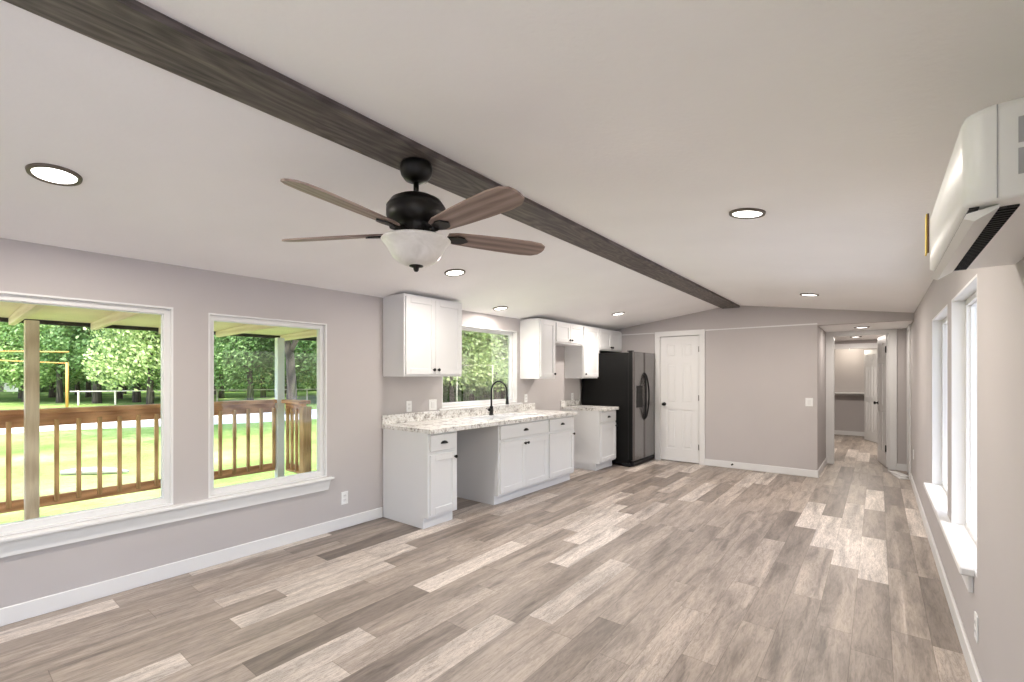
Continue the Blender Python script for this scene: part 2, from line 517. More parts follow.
# casings
def casing(name, x0, x1, z1, y, w=0.085, t=0.018, label=None, sgn=-1):
    m = MB()
    ya, yb = (y + sgn * t, y)
    m.box(x0 - w, x0, ya, yb, 0, z1, 0.003).box(x1, x1 + w, ya, yb, 0, z1, 0.003).box(x0 - w, x1 + w, ya, yb, z1, z1 + w, 0.003)
    return struct(name, m, 'trim_white', label=label)
casing('trim_3', DO[0], DO[1], DO[3], FY, label='white casing around the closed six-panel door')
m = MB()
m.box(HO[0] - 0.09, HO[0], HY - 0.018, HY, 0, 2.03, 0.003).box(HO[1], HO[1] + 0.09, HY - 0.018, HY, 0, 2.03, 0.003).box(HO[0] - 0.09, HO[1] + 0.09, HY - 0.018, HY, 2.03, HZ, 0.003)
m.box(HO[0], HO[0] + 0.015, HY, HY + 0.10, 0, 2.03).box(HO[1] - 0.015, HO[1], HY, HY + 0.10, 0, 2.03).box(HO[0], HO[1], HY, HY + 0.10, 2.015, 2.03)
struct('trim_4', m, 'trim_white', label='white casing around the open door at the end of the hallway')
m = MB()
m.box(CO[0] - 0.09, CO[0], BEDY - 0.018, BEDY, 0, 1.955).box(CO[1], CO[1] + 0.09, BEDY - 0.018, BEDY, 0, 1.955).box(CO[0] - 0.09, CO[1] + 0.09, BEDY - 0.018, BEDY, 1.955, 2.06)
struct('trim_5', m, 'trim_white', label='white casing around the closet opening in the far room')
# side door casing on the right wall of the hall
m = MB()
m.box(RX - 0.022, RX, 8.20, 8.28, 0, 2.03, 0.003).box(RX - 0.022, RX, 8.78, 8.86, 0, 2.03, 0.003).box(RX - 0.022, RX, 8.20, 8.86, 2.03, HZ, 0.003)
struct('trim_6', m, 'trim_white', label='white casing of the side door on the right wall of the hallway')

# six panel door leaf, local: width along +x, thickness along y centred, z up
def six_panel(w, h, t=0.035):
    m = MB()
    st = 0.105; mid = 0.10
    zs = [(0.0, 0.20), (0.83, 0.93), (1.58, 1.68), (h - 0.11, h)]   # rails
    for a, b in ((0, st), (w / 2 - mid / 2, w / 2 + mid / 2), (w - st, w)):
        m.box(a, b, -t / 2, t / 2, 0, h)
    for a, b in zs:
        m.box(st, w / 2 - mid / 2, -t / 2, t / 2, a, b).box(w / 2 + mid / 2, w - st, -t / 2, t / 2, a, b)
    for k in range(3):
        za, zb = zs[k][1], zs[k + 1][0]
        for xa, xb in ((st, w / 2 - mid / 2), (w / 2 + mid / 2, w - st)):
            m.box(xa, xb, -t / 2 + 0.010, t / 2 - 0.010, za, zb)
            i = 0.028
            m.box(xa + i, xb - i, -t / 2 + 0.003, t / 2 - 0.003, za + i, zb - i, 0.006)
    return m
def knob_mb(side=1, r=0.027):
    # on a face whose outward direction is -y*side
    m = MB()
    prof = [(0.030, 0.0), (0.030, 0.006), (0.012, 0.010), (0.011, 0.028), (0.020, 0.034), (r, 0.046), (0.024, 0.058), (0.0, 0.063)]
    m.lathe([(a, -side * b) for a, b in prof], axis='y', seg=24)
    return m
d = sempty('door_1', (DO[0], FY + 0.035, 0.012), 'closed white six-panel door with a black knob')
link('door_leaf', six_panel(DO[1] - DO[0] - 0.006, 2.015), 'door_white', d, (0.003, 0, 0))
k = link('door_knob', knob_mb(), 'bronze_black', d, (0.065, -0.0175, 0.915)); k['label'] = 'black round door knob'
for z in (0.25, 1.03, 1.80):
    link('hinge', MB().lathe([(0.008, -0.045), (0.008, 0.045)], (0, 0, 0), 12).box(-0.02, 0.0, -0.002, 0.004, -0.044, 0.044), 'hinge_grey', d, (DO[1] - DO[0] - 0.004, -0.024, z))
struct('trim_7', MB().box(DO[0], DO[0] + 0.002, FY, FY + 0.1, 0, 2.035).box(DO[1] - 0.002, DO[1], FY, FY + 0.1, 0, 2.035).box(DO[0], DO[1], FY + 0.06, FY + 0.1, 0.0, 2.035), 'trim_white', label='jamb behind the closed six-panel door')
# open bedroom door
ang = math.atan2(0.70, -0.105)
d = sempty('door_2', (HO[1] - 0.016, HY + 0.115, 0.012), 'white six-panel door standing open at the end of the hallway')
d.rotation_euler = (0, 0, ang)
link('door_leaf', six_panel(0.70, 2.0), 'door_white', d)
for sgn in (1, -1):
    k = link('door_knob', knob_mb(sgn), 'bronze_black', d, (0.63, -0.0175 * sgn, 0.94)); k['label'] = 'black round door knob'
for z in (0.28, 1.78):
    h = link('hinge', MB().box(-0.012, 0.030, 0.0, 0.0025, -0.05, 0.05).lathe([(0.008, -0.05), (0.008, 0.05)], (0, 0.004, 0), 12), 'hinge_black', d, (0.0, 0.0175, z)); h['label'] = 'black door hinge'
# closet door ajar
d = sempty('door_3', (0.01, BEDY + 0.12, 0.012), 'white panelled closet door standing open in the far room')
d.rotation_euler = (0, 0, math.atan2(0.42, -0.17))
link('door_leaf', six_panel(0.60, 1.93), 'door_white', d)
# side door in the right wall
d = sempty('door_4', (RX - 0.001, 8.28, 0.012), 'closed white door in the right wall of the hallway')
d.rotation_euler = (0, 0, R(90))
link('door_leaf', six_panel(0.50, 2.0, 0.03), 'door_white', d)

# ------------------------------------------------------------------ windows
def window(name, w, wallx, sgn, split=None, label=None, fw=0.034, depth=0.05, mull=None):
    """sgn: +1 room is at +x side of the wall plane (left wall); frame set into the wall"""
    y0, y1, z0, z1 = w
    r = sempty(name, (wallx, (y0 + y1) / 2, z0), label)
    hy = (y1 - y0) / 2; H = z1 - z0
    xa, xb = -sgn * depth, -sgn * (depth + 0.05)
    # drywall or wood return
    m = MB()
    t = 0.012
    m.box(0, -sgn * WT, -hy, -hy + t, 0, H).box(0, -sgn * WT, hy - t, hy, 0, H).box(0, -sgn * WT, -hy + t, hy - t, H - t, H).box(0, -sgn * WT, -hy + t, hy - t, 0, t)
    link('jamb', m, 'trim_white', r)
    m = MB()
    a = t
    m.box(xa, xb, -hy + a, -hy + a + fw, a, H - a).box(xa, xb, hy - a - fw, hy - a, a, H - a)
    m.box(xa, xb, -hy + a + fw, hy - a - fw, H - a - fw, H - a).box(xa, xb, -hy + a + fw, hy - a - fw, a, a + fw)
    xc = -sgn * (depth + 0.018); g2 = fw + 0.006
    m.box(xc, xb, -hy + a + fw, -hy + a + g2, a + fw, H - a - fw).box(xc, xb, hy - a - g2, hy - a - fw, a + fw, H - a - fw)
    m.box(xc, xb, -hy + a + g2, hy - a - g2, H - a - g2, H - a - fw).box(xc, xb, -hy + a + g2, hy - a - g2, a + fw, a + g2)
    if mull:
        for yy in mull: m.box(xa, xb, yy - (y0 + y1) / 2 - 0.03, yy - (y0 + y1) / 2 + 0.03, a, H - a, 0.004)
    if split: m.box(xa, xb, -hy + a, hy - a, split - z0 - 0.02, split - z0 + 0.02, 0.004)
    link('window_frame', m, 'vinyl_white', r)
    xg = -sgn * (depth + 0.03)
    link('window_glass', MB().box(xg - 0.002, xg + 0.002, -hy + a + fw - 0.005, hy - a - fw + 0.005, a + fw - 0.005, H - a - fw + 0.005), 'window_glass', r)
    return r
window('window_1', W1, LX, 1, label='wide picture window left of the pair, overlooking the porch', depth=0.03)
window('window_2', W2, LX, 1, label='single window between the wide window and the cabinets', depth=0.03)
window('window_3', W3, LX, 1, label='window above the kitchen sink', depth=0.06, fw=0.035)
window('window_4', W4, RX, -1, label='farther of the two windows in the right wall', depth=0.06)
window('window_5', W5, RX, -1, label='nearer of the two windows in the right wall', depth=0.06)
window('window_added_side', W6, RX, -1, label='unseen window in the right wall beside the camera, added for daylight', depth=0.06)
# unseen back window (behind the camera), added to supply daylight
r = sempty('window_added_back', ((WB[0] + WB[1]) / 2, BY, WB[2]), 'unseen wide window in the wall behind the camera, added for daylight')
hw = (WB[1] - WB[0]) / 2; hh = WB[3] - WB[2]
link('window_frame', MB().box(-hw, hw, -0.09, -0.04, 0, 0.05).box(-hw, hw, -0.09, -0.04, hh - 0.05, hh).box(-hw, -hw + 0.05, -0.09, -0.04, 0, hh).box(hw - 0.05, hw, -0.09, -0.04, 0, hh).box(-0.03, 0.03, -0.09, -0.04, 0, hh), 'vinyl_white', r)
link('window_glass', MB().box(-hw + 0.04, hw - 0.04, -0.067, -0.063, 0.04, hh - 0.04), 'window_glass', r)

# casing strips round left windows (thin outer edge), stools and aprons
m = MB()
m.box(LX - 0.02, LX + 0.055, -1.5, 2.275, 0.474, 0.497, 0.006)
struct('trim_8', m, 'trim_white', label='long white window stool under the two porch windows')
m = MB()
m.prism([(-1.45, 0.474), (2.262, 0.474), (2.235, 0.385), (-1.42, 0.385)], 'x', LX, LX + 0.018)
struct('trim_9', m, 'trim_white', label='white apron board under the long window stool')
struct('trim_10', MB().box(LX - 0.02, LX + 0.035, 3.56, 5.09, 1.004, 1.024, 0.005), 'trim_white', label='white stool of the window above the sink')
struct('trim_11', MB().box(RX - 0.05, RX + 0.08, 3.0, 5.2, 0.468, 0.506, 0.006), 'trim_white', label='white stool under the two right-hand windows')
struct('trim_12', MB().box(RX - 0.018, RX, 3.03, 5.17, 0.385, 0.468, 0.003), 'trim_white', label='white apron under the right-hand stool')

# ------------------------------------------------------------------ ridge beam
bx0, bx1, bz = -1.862, -1.622, 2.415
m = MB().prism([(bx0, bz), (bx1, bz), (bx1, cz(bx1) + 0.003), (RIDGE, RZ + 0.003), (bx0, cz(bx0) + 0.003)], 'y', BY, FY - 0.005)
o = struct('beam', m, 'beam_stain', label='dark-stained wooden board running along the ceiling ridge')

# ------------------------------------------------------------------ recessed lights
lamp_data = bpy.data.lights.new('lamp_light', 'AREA')
lamp_data.shape = 'DISK'; lamp_data.size = 0.13; lamp_data.energy = LAMP; lamp_data.color = (1.0, 0.92, 0.835)
def downlight(tilt, label, loc, proto=None):
    t = thing('recessed_light', label, 'ceiling light', loc, group='recessed ceiling lights')
    t.rotation_euler = (0, tilt, 0)
    link('trim_ring', MB().lathe([(0.074, -0.004), (0.078, -0.011), (0.090, -0.009), (0.093, 0.002), (0.074, 0.002), (0.074, -0.004)], seg=40), 'lamp_trim', t)
    link('lens', MB().lathe([(0.0, -0.009), (0.05, -0.0085), (0.075, -0.005), (0.075, 0.0)], seg=40), 'led_lens', t)
    l = bpy.data.objects.new('lamp_light', lamp_data); COL.objects.link(l); l.parent = t; l.location = (0, 0, -0.013)
    return t
tilt = math.atan(SL)
def place(x, y):
    return (x, y, cz(x) - 0.001)
L0 = downlight(-tilt, 'recessed ceiling light left of the fan, above the porch windows', place(-2.895, 0.37))
R0 = downlight(tilt, 'round recessed light right of the beam, nearest large one on that slope', place(-0.567, 2.82))
soft = lamp_data.copy(); soft.energy = 8.5
back = lamp_data.copy(); back.energy = 5.0  # for the three unseen lights added to brighten the near end
lamp_data.energy = LAMP * 1.12
def swap(t, data):
    for ch in t.children:
        if ch.type == 'LIGHT': ch.data = data
swap(dup(L0, place(-2.90, 2.88), 'recessed ceiling light just right of the fan bowl', None), soft)
swap(dup(L0, place(-3.56, 4.30), 'recessed ceiling light directly above the sink window'), soft)
dup(L0, place(-2.95, 6.23), 'recessed ceiling light above the short cabinets and refrigerator')
dup(R0, place(-0.60, 6.12), 'recessed ceiling light near the far wall, right of the beam end')
swap(dup(R0, place(-0.60, 0.37), 'unseen recessed ceiling light added on the right slope overhead of the camera'), back)
swap(dup(R0, place(-0.60, -1.6), 'unseen recessed ceiling light added on the right slope behind the camera'), back)
swap(dup(L0, place(-2.9, -1.6), 'unseen recessed ceiling light added on the left slope behind the camera'), back)
dim_data = lamp_data.copy(); dim_data.energy = 4.0
def flatlight(label, loc):
    t = dup(R0, loc, label)
    for ch in t.children:
        if ch.type == 'LIGHT': ch.data = dim_data
    t.rotation_euler = (0, 0, 0); return t
flatlight('recessed light in the low hallway ceiling', (-0.18, 8.25, HZ - 0.001))
t = flatlight('recessed light in the ceiling of the far room', (-0.33, 10.9, 2.129))
for ch in t.children:
    if ch.type == 'LIGHT':
        ch.data = lamp_data.copy(); ch.data.energy = 22

# ------------------------------------------------------------------ ceiling fan
fx, fy = -1.742, 1.47
fan = thing('ceiling_fan', 'black five-blade ceiling fan with brown blades and frosted bowl light hanging from the beam', 'ceiling fan', (fx, fy, bz))
link('canopy', MB().lathe([(0.070, 0.0), (0.077, -0.012), (0.078, -0.030), (0.071, -0.056), (0.055, -0.078), (0.028, -0.090), (0.0, -0.092)], seg=40), 'bronze_black', fan)
link('downrod', MB().lathe([(0.013, -0.08), (0.013, -0.166)], seg=20).lathe([(0.022, -0.150), (0.026, -0.162), (0.026, -0.170)], seg=24), 'bronze_black', fan)
link('motor_housing', MB().lathe([(0.03, -0.158), (0.085, -0.163), (0.118, -0.180), (0.136, -0.206), (0.140, -0.212), (0.137, -0.218), (0.140, -0.224), (0.140, -0.254), (0.132, -0.282), (0.105, -0.296), (0.092, -0.306), (0.092, -0.335), (0.080, -0.344), (0.0, -0.346)], seg=48), 'bronze_black', fan)
link('light_fitter', MB().lathe([(0.060, -0.340), (0.075, -0.344), (0.085, -0.354), (0.085, -0.370), (0.0, -0.371)], seg=40), 'bronze_black', fan)
link('light_bowl', MB().lathe([(0.10, -0.366), (0.160, -0.364), (0.165, -0.370), (0.158, -0.379), (0.142, -0.396), (0.128, -0.422), (0.112, -0.450), (0.086, -0.474), (0.05, -0.488), (0.0, -0.492)], seg=56), 'frosted_bowl', fan)
link('finial', MB().lathe([(0.034, -0.486), (0.033, -0.493), (0.014, -0.500), (0.013, -0.509), (0.008, -0.517), (0.0, -0.519)], seg=24), 'bronze_black', fan)
def blade_mb():
    # plan outline, x outwards
    pts = [(0.155, 0.035), (0.20, 0.052), (0.32, 0.062), (0.45, 0.069), (0.59, 0.072), (0.655, 0.064), (0.688, 0.042), (0.697, 0.012)]
    out = pts + [(x, -y) for x, y in reversed(pts)]
    m = MB(); m.prism(out, 'z', -0.004, 0.004)
    m.xf(Matrix.Rotation(R(-13), 4, 'X'))
    return m
def bracket_mb():
    m = MB()
    m.tube([(0.085, 0, 0.006), (0.13, 0, -0.010), (0.17, 0, -0.012)], [0.016, 0.013, 0.014], 10)
    g = MB(); g.prism([(0.155, 0.020), (0.20, 0.034), (0.235, 0.030), (0.262, 0.0), (0.235, -0.030), (0.20, -0.034), (0.155, -0.020)], 'z', -0.012, -0.005)
    g.xf(Matrix.Rotation(R(-13), 4, 'X'))
    me = bpy.data.meshes.new('t'); g.bm.to_mesh(me); g.bm.free(); m.bm.from_mesh(me); bpy.data.meshes.remove(me)
    return m
for k in range(5):
    a = R(38.2 - 46 + 72 * k)
    b = link('blade', blade_mb(), 'blade_wood', fan, (0, 0, -0.334)); b.rotation_euler = (0, 0, a)
    c = link('blade_bracket', bracket_mb(), 'bronze_black', b)
    c['label'] = 'black blade bracket'

# ------------------------------------------------------------------ mini split
y0, y1, dx, zt, zb_ = 1.365, 2.20, 0.208, 1.962, 1.76
ac = thing('air_conditioner', 'white wall-mounted mini split air conditioner high on the right wall', 'air conditioner', (RX, (y0 + y1) / 2, zb_))
hl = (y1 - y0) / 2; h = zt - zb_
# casing as rounded rectangle in plan, lofted over the height
def rrect(depth, half, rad, n=8):
    pts = [(0, -half)]
    for i in range(n + 1):
        a = -PI / 2 - i * (PI / 2) / n
        pts.append((-(depth - rad) + rad * math.cos(a), -(half - rad) + rad * math.sin(a)))
    for i in range(n + 1):
        a = PI - i * (PI / 2) / n
        pts.append((-(depth - rad) + rad * math.cos(a), (half - rad) + rad * math.sin(a)))
    pts.append((0, half))
    return pts
m = MB()
levels = [(dx - 0.012, hl - 0.004, 0.03, 0.0), (dx, hl, 0.036, 0.008), (dx, hl, 0.036, h - 0.022), (dx - 0.006, hl - 0.003, 0.036, h - 0.008), (dx - 0.022, hl - 0.012, 0.036, h)]
rings = [[m.bm.verts.new((p[0], p[1], z)) for p in rrect(dd, hf, rd)] for dd, hf, rd, z in levels]
for a, b in zip(rings[:-1], rings[1:]):
    for i in range(len(a) - 1):
        f = m.bm.faces.new((a[i], a[i + 1], b[i + 1], b[i])); f.smooth = True
    m.bm.faces.new((a[-1], a[0], b[0], b[-1]))
m.bm.faces.new(rings[0]); m.bm.faces.new(rings[-1][::-1])
link('housing', m, 'plastic_white', ac)
link('panel_seam', MB().box(-0.1585, -0.1565, -hl - 0.0012, -hl + 0.002, 0.004, h - 0.006), 'label_grey', ac)
link('outlet_slot', MB().box(-0.196, -0.180, -hl + 0.03, hl - 0.03, -0.003, 0.004), 'slot_dark', ac)
m = MB(); m.prism([(-0.205, -0.022), (-0.188, -0.030), (-0.150, -0.008), (-0.150, -0.002), (-0.20, -0.012)], 'y', -hl + 0.03, hl - 0.02)
link('louver', m, 'plastic_white', ac)
m = MB().box(-0.150, -0.116, -hl + 0.06, hl - 0.02, -0.004, 0.002)
g = link('intake_grille', m, 'slot_dark', ac)
m = MB()
for i in range(34):
    yy = -hl + 0.07 + i * 0.0215
    m.box(-0.148, -0.118, yy, yy + 0.004, -0.007, -0.003)
link('grille_fins', m, 'black_plastic', g)
for zz in (0.045, 0.108):
    lb = link('rating_label', MB().box(-0.128, -0.06, -hl - 0.0012, -hl, zz, zz + 0.052), 'label_grey', ac, label='small grey label on the end cap')
    link('label_print', MB().box(-0.120, -0.070, -hl - 0.002, -hl - 0.001, zz + 0.020, zz + 0.032), 'label_ink', lb)
yl = link('energy_tag', MB().box(-0.004, 0.0, -0.0, 0.05, 0.0, 0.137), 'label_yellow', ac, (-dx - 0.006, hl - 0.03, 0.066), label='yellow paper tag')
link('tag_edge', MB().box(-0.001, 0.004, -0.004, 0.0, 0.0, 0.137), 'label_brown', yl)

# ------------------------------------------------------------------ kitchen
FX = 0.66           # face frame depth from the left wall
CT = 0.876
def cup_pull():
    m = MB()
    seg = 14
    # half dome, opening downwards: local x outwards, y along, z up
    rows = []
    for j in range(7):
        b = j / 6 * PI / 2
        row = []
        for i in range(seg + 1):
            a = i / seg * PI
            row.append(m.bm.verts.new((0.022 * math.sin(b) * (math.sin(a) ** 0.6 if math.sin(a) > 1e-6 else 0), 0.043 * math.cos(a), 0.026 * math.sin(a) * math.cos(b) + 0.0)))
        rows.append(row)
    for j in range(6):
        for i in range(seg):
            try:
                f = m.bm.faces.new((rows[j][i], rows[j][i + 1], rows[j + 1][i + 1], rows[j + 1][i])); f.smooth = True
            except ValueError: pass
    bmesh.ops.remove_doubles(m.bm, verts=m.bm.verts, dist=0.0003)
    m.box(0, 0.002, -0.044, 0.044, 0.0, 0.004)
    return m
def cab_knob():
    m = MB(); m.lathe([(0.008, 0.0), (0.006, 0.010), (0.008, 0.014), (0.016, 0.018), (0.016, 0.024), (0.010, 0.029), (0.0, 0.030)], axis='x', seg=20)
    return m
def shaker(w, h, fr=0.058, t=0.019):
    m = MB()
    m.box(0, t, 0, fr, 0, h, 0.0015).box(0, t, w - fr, w, 0, h, 0.0015).box(0, t, fr, w - fr, 0, fr, 0.0015).box(0, t, fr, w - fr, h - fr, h, 0.0015)
    m.box(0, t - 0.010, fr - 0.004, w - fr + 0.004, fr - 0.004, h - fr + 0.004)
    return m
def slab(w, h, t=0.019):
    return MB().box(0, t, 0, w, 0, h, 0.004)
def base_cab(name, label, ya, yb, ndoor, knob_sides):
    t = thing(name, label, 'cabinet', (LX, ya, 0), group='white base cabinets')
    w = yb - ya
    m = MB()
    toe_x = FX - 0.06
    m.prism([(0.006, 0.0), (toe_x, 0.0), (toe_x, 0.105), (FX, 0.105), (FX, CT), (0.006, CT)], 'y', 0.0, w)
    link('carcass', m, 'cabinet_white', t)
    sl = 0.02
    dh = 0.150
    dz1 = CT - 0.022; dz0 = dz1 - dh
    # drawer
    d = link('drawer', slab(w - 2 * sl, dh), 'cabinet_white', t, (FX, sl, dz0))
    p = link('cup_pull', cup_pull(), 'black_metal', d, (0.019, (w - 2 * sl) / 2, dh / 2 - 0.010), 'black cup pull')
    # doors
    h = dz0 - 0.030 - 0.130
    if ndoor == 1: spans = [(sl, w - sl)]
    else: spans = [(sl, w / 2 - 0.002), (w / 2 + 0.002, w - sl)]
    for (a, b), ks in zip(spans, knob_sides):
        dr = link('door', shaker(b - a, h), 'cabinet_white', t, (FX, a, 0.130))
        ky = 0.026 if ks == 'l' else (b - a) - 0.026
        link('knob', cab_knob(), 'black_metal', dr, (0.019, ky, h - 0.045), 'black round knob')
    return t
base_cab('base_cabinet', 'narrow white base cabinet left of the empty dishwasher gap', 2.825, 3.195, 1, ['r'])
base_cab('base_cabinet', 'wide white double-door base cabinet under the sink', 3.815, 4.762, 2, ['r', 'l'])
base_cab('base_cabinet', 'white base cabinet right of the sink cabinet, beside the empty range gap', 4.766, 5.385, 1, ['r'])
base_cab('base_cabinet', 'white base cabinet standing against the black refrigerator', 6.115, 6.645, 1, ['r'])
# worktops: sink run with two bowl cut-outs
def worktop(ya, yb, label, holes=()):
    t = thing('worktop', label, 'countertop', (LX, ya, CT))
    w = yb - ya; D = FX + 0.045; T = 0.038
    m = MB()
    ys = sorted({0, w, *[h[0] - ya for h in holes], *[h[1] - ya for h in holes]})
    for a, b in zip(ys[:-1], ys[1:]):
        hh = [h for h in holes if h[0] - ya <= a + 1e-6 and h[1] - ya >= b - 1e-6]
        if hh: m.box(0.002, hh[0][2], a, b, 0, T).box(hh[0][3], D, a, b, 0, T)
        else: m.box(0.002, D, a, b, 0, T)
    bmesh.ops.remove_doubles(m.bm, verts=m.bm.verts, dist=0.0001)
    m.box(D - 0.001, D + 0.005, 0, w, -0.004, T + 0.001, 0.004, 2)
    link('counter_slab', m, 'speckled_laminate', t)
    link('backsplash', MB().box(0.002, 0.022, 0, w, T, T + 0.092, 0.004), 'speckled_laminate', t)
    return t
SY0, SY1 = 3.87, 4.71
bowls = [(SY0 + 0.03, 4.275, 0.20, 0.60), (4.305, SY1 - 0.03, 0.20, 0.60)]
worktop(2.81, 5.40, 'long speckled grey and white countertop holding the sink', bowls)
worktop(6.10, 6.66, 'short speckled countertop beside the black refrigerator')
CTT = CT + 0.038
snk = thing('sink', 'stainless double-bowl drop-in sink in the long countertop below the window', 'sink', (LX, SY0, CTT))
m = MB()
W_ = SY1 - SY0
rim = 0.004
m.box(0.115, 0.205, 0, W_, 0.0, rim, 0.002).box(0.595, 0.625, 0, W_, 0, rim, 0.002).box(0.2, 0.6, 0, 0.035, 0, rim, 0.002).box(0.2, 0.6, W_ - 0.035, W_, 0, rim, 0.002).box(0.2, 0.6, 0.40, 0.44, 0, rim, 0.002)
link('rim', m, 'steel', snk)
for (a, b, xa, xb) in bowls:
    m = MB(); a -= SY0; b -= SY0
    t_ = 0.004; dp = -0.17
    m.box(xa + t_, xa + 2 * t_, a + t_, b - t_, dp, 0.002).box(xb - 2 * t_, xb - t_, a + t_, b - t_, dp, 0.002).box(xa + t_, xb - t_, a + t_, a + 2 * t_, dp, 0.002).box(xa + t_, xb - t_, b - 2 * t_, b - t_, dp, 0.002).box(xa + t_, xb - t_, a + t_, b - t_, dp - t_, dp)
    o = link('bowl', m, 'steel', snk)
    link('drain', MB().lathe([(0.04, 0.0), (0.042, 0.003), (0.02, 0.002), (0.0, 0.001)], ((xa + xb) / 2, (a + b) / 2, dp), 24), 'hinge_grey', o)
fc = thing('faucet', 'black gooseneck pull-down kitchen faucet behind the sink', 'faucet', (LX + 0.155, 4.29, CTT + 0.004))
link('base', MB().lathe([(0.030, 0.0), (0.030, 0.006), (0.024, 0.010), (0.022, 0.10), (0.019, 0.11), (0.0, 0.111)], seg=24), 'black_metal', fc)
pts = [(0, 0, 0.10)] + [(0, 0, 0.20), (0, 0, 0.29)]
for i in range(1, 13):
    a = PI - i * (PI * 1.04) / 12
    pts.append((0.12 + 0.12 * math.cos(a), 0, 0.29 + 0.12 * math.sin(a)))
pts.append((0.246, 0, 0.22))
link('neck', MB().tube(pts, 0.011, 14), 'black_metal', fc)
link('spray_head', MB().lathe([(0.011, 0.28), (0.015, 0.27), (0.016, 0.24), (0.021, 0.19), (0.020, 0.183), (0.0, 0.182)], (0.247, 0, -0.045), 20), 'black_metal', fc)
link('lever', MB().tube([(0, -0.015, 0.065), (0, -0.045, 0.065)], 0.017, 14).tube([(0, -0.045, 0.065), (0.0, -0.095, 0.085)], [0.006, 0.0045], 10), 'black_metal', fc)

# upper cabinets
UT, UD = 2.160, 0.325
def upper_cab(label, ya, yb, z0, ndoor, knobs, UT=UT):
    t = thing('wall_cabinet', label, 'cabinet', (LX, ya, z0), group='white wall cabinets')
    w = yb - ya; h = UT - z0
    link('carcass', MB().box(0.003, UD - 0.02, 0, w, 0, h - 0.0).box(UD - 0.02, UD, 0, w, -0.0, h, 0.001), 'cabinet_white', t)
    s = 0.014
    if ndoor == 1: spans = [(s, w - s)]
    else: spans = [(s, w / 2 - 0.002), (w / 2 + 0.002, w - s)]
    hd = h - 0.045
    for (a, b), kp in zip(spans, knobs):
        dr = link('door', shaker(b - a, hd, 0.055), 'cabinet_white', t, (UD, a, 0.022))
        link('knob', cab_knob(), 'black_metal', dr, (0.019, 0.028 if kp == 'l' else (b - a) - 0.028, 0.045 if h > 0.5 else 0.035), 'black round knob')
    return t
upper_cab('white double-door wall cabinet left of the sink window', 2.825, 3.600, 1.388, 2, ['r', 'l'], 2.178)
upper_cab('white single-door wall cabinet right of the sink window', 5.065, 5.440, 1.352, 1, ['r'])
upper_cab('short white wall cabinet above the empty range gap', 5.444, 6.215, 1.850, 2, ['r', 'l'])
upper_cab('white single-door wall cabinet left of the refrigerator top', 6.219, 6.735, 1.352, 1, ['l'])
upper_cab('short white double-door wall cabinet above the refrigerator', 6.739, 7.56, 1.805, 2, ['r', 'l'])

# refrigerator
fw_, fd = 0.870, 0.845
fr = thing('refrigerator', 'black side-by-side refrigerator with dark stainless doors and dispenser', 'refrigerator', (LX + 0.04, 6.69, 0))
link('cabinet_body', MB().box(0, fd - 0.04, 0, fw_, 0.03, 1.75, 0.004).box(fd - 0.10, fd - 0.06, 0.04, fw_ - 0.04, 0, 0.05), 'fridge_side_black', fr)
sp_ = 0.40
def fdoor(a, b, x0=0, dxf=-0.003):
    x0 = fd - 0.035 if x0 == 0 else x0
    # slightly bowed front
    m = MB(); n = 12; w = b - a
    pts = [(x0, a + 0.002)]
    for i in range(n + 1):
        u = i / n
        edge = min(u, 1 - u) * w
        rnd = 0.018 * (1 - min(1, edge / 0.02)) ** 2
        pts.append((fd + 0.055 - rnd + dxf, a + 0.002 + u * (w - 0.004)))
    pts.append((x0, b - 0.002))
    m.prism(pts, 'z', 0.10, 1.762)
    return m
d1 = link('freezer_door', fdoor(0, sp_), 'fridge_side_black', fr)
d2 = link('fridge_door', fdoor(sp_, fw_), 'fridge_side_black', fr)
link('door_skin', fdoor(0, sp_, fd + 0.034, 0.0), 'dark_stainless', d1, label='dark stainless door front')
link('door_skin', fdoor(sp_, fw_, fd + 0.034, 0.0), 'dark_stainless', d2, label='dark stainless door front')
link('door_gasket', MB().box(fd - 0.04, fd - 0.032, 0.005, fw_ - 0.005, 0.10, 1.75), 'slot_dark', fr)
def handle(sgn, parent):
    pts = []
    for i in range(17):
        u = i / 16
        pts.append((fd + 0.058 + 0.05 * math.sin(PI * u) ** 0.5 if 0 < u < 1 else fd + 0.050, sp_ + sgn * (0.014 + 0.046 * math.sin(PI * u)), 0.70 + 0.74 * u))
    return link('handle', MB().tube(pts, 0.013, 12), 'black_plastic', parent, label='long bowed black handle')
handle(-1, d1); handle(1, d2)
dp = link('dispenser', MB().box(fd + 0.050, fd + 0.062, 0.10, 0.32, 0.90, 1.24, 0.005), 'black_plastic', d1, label='black water and ice dispenser')
link('dispenser_recess', MB().box(fd + 0.06, fd + 0.064, 0.12, 0.30, 0.92, 1.12, 0.004), 'slot_dark', dp)
link('dispenser_screen', MB().box(fd + 0.06, fd + 0.064, 0.13, 0.29, 1.15, 1.215, 0.003), 'slot_dark', dp)
link('kick_grille', MB().box(fd - 0.03, fd + 0.045, 0.01, fw_ - 0.01, 0.015, 0.085, 0.012).box(fd - 0.14, fd + 0.0, -0.012, fw_ + 0.0, 0.0, 0.05, 0.01), 'black_plastic', fr)
link('hinge_cover', MB().box(fd - 0.06, fd + 0.03, 0.01, 0.07, 1.762, 1.78, 0.004), 'black_plastic', fr)

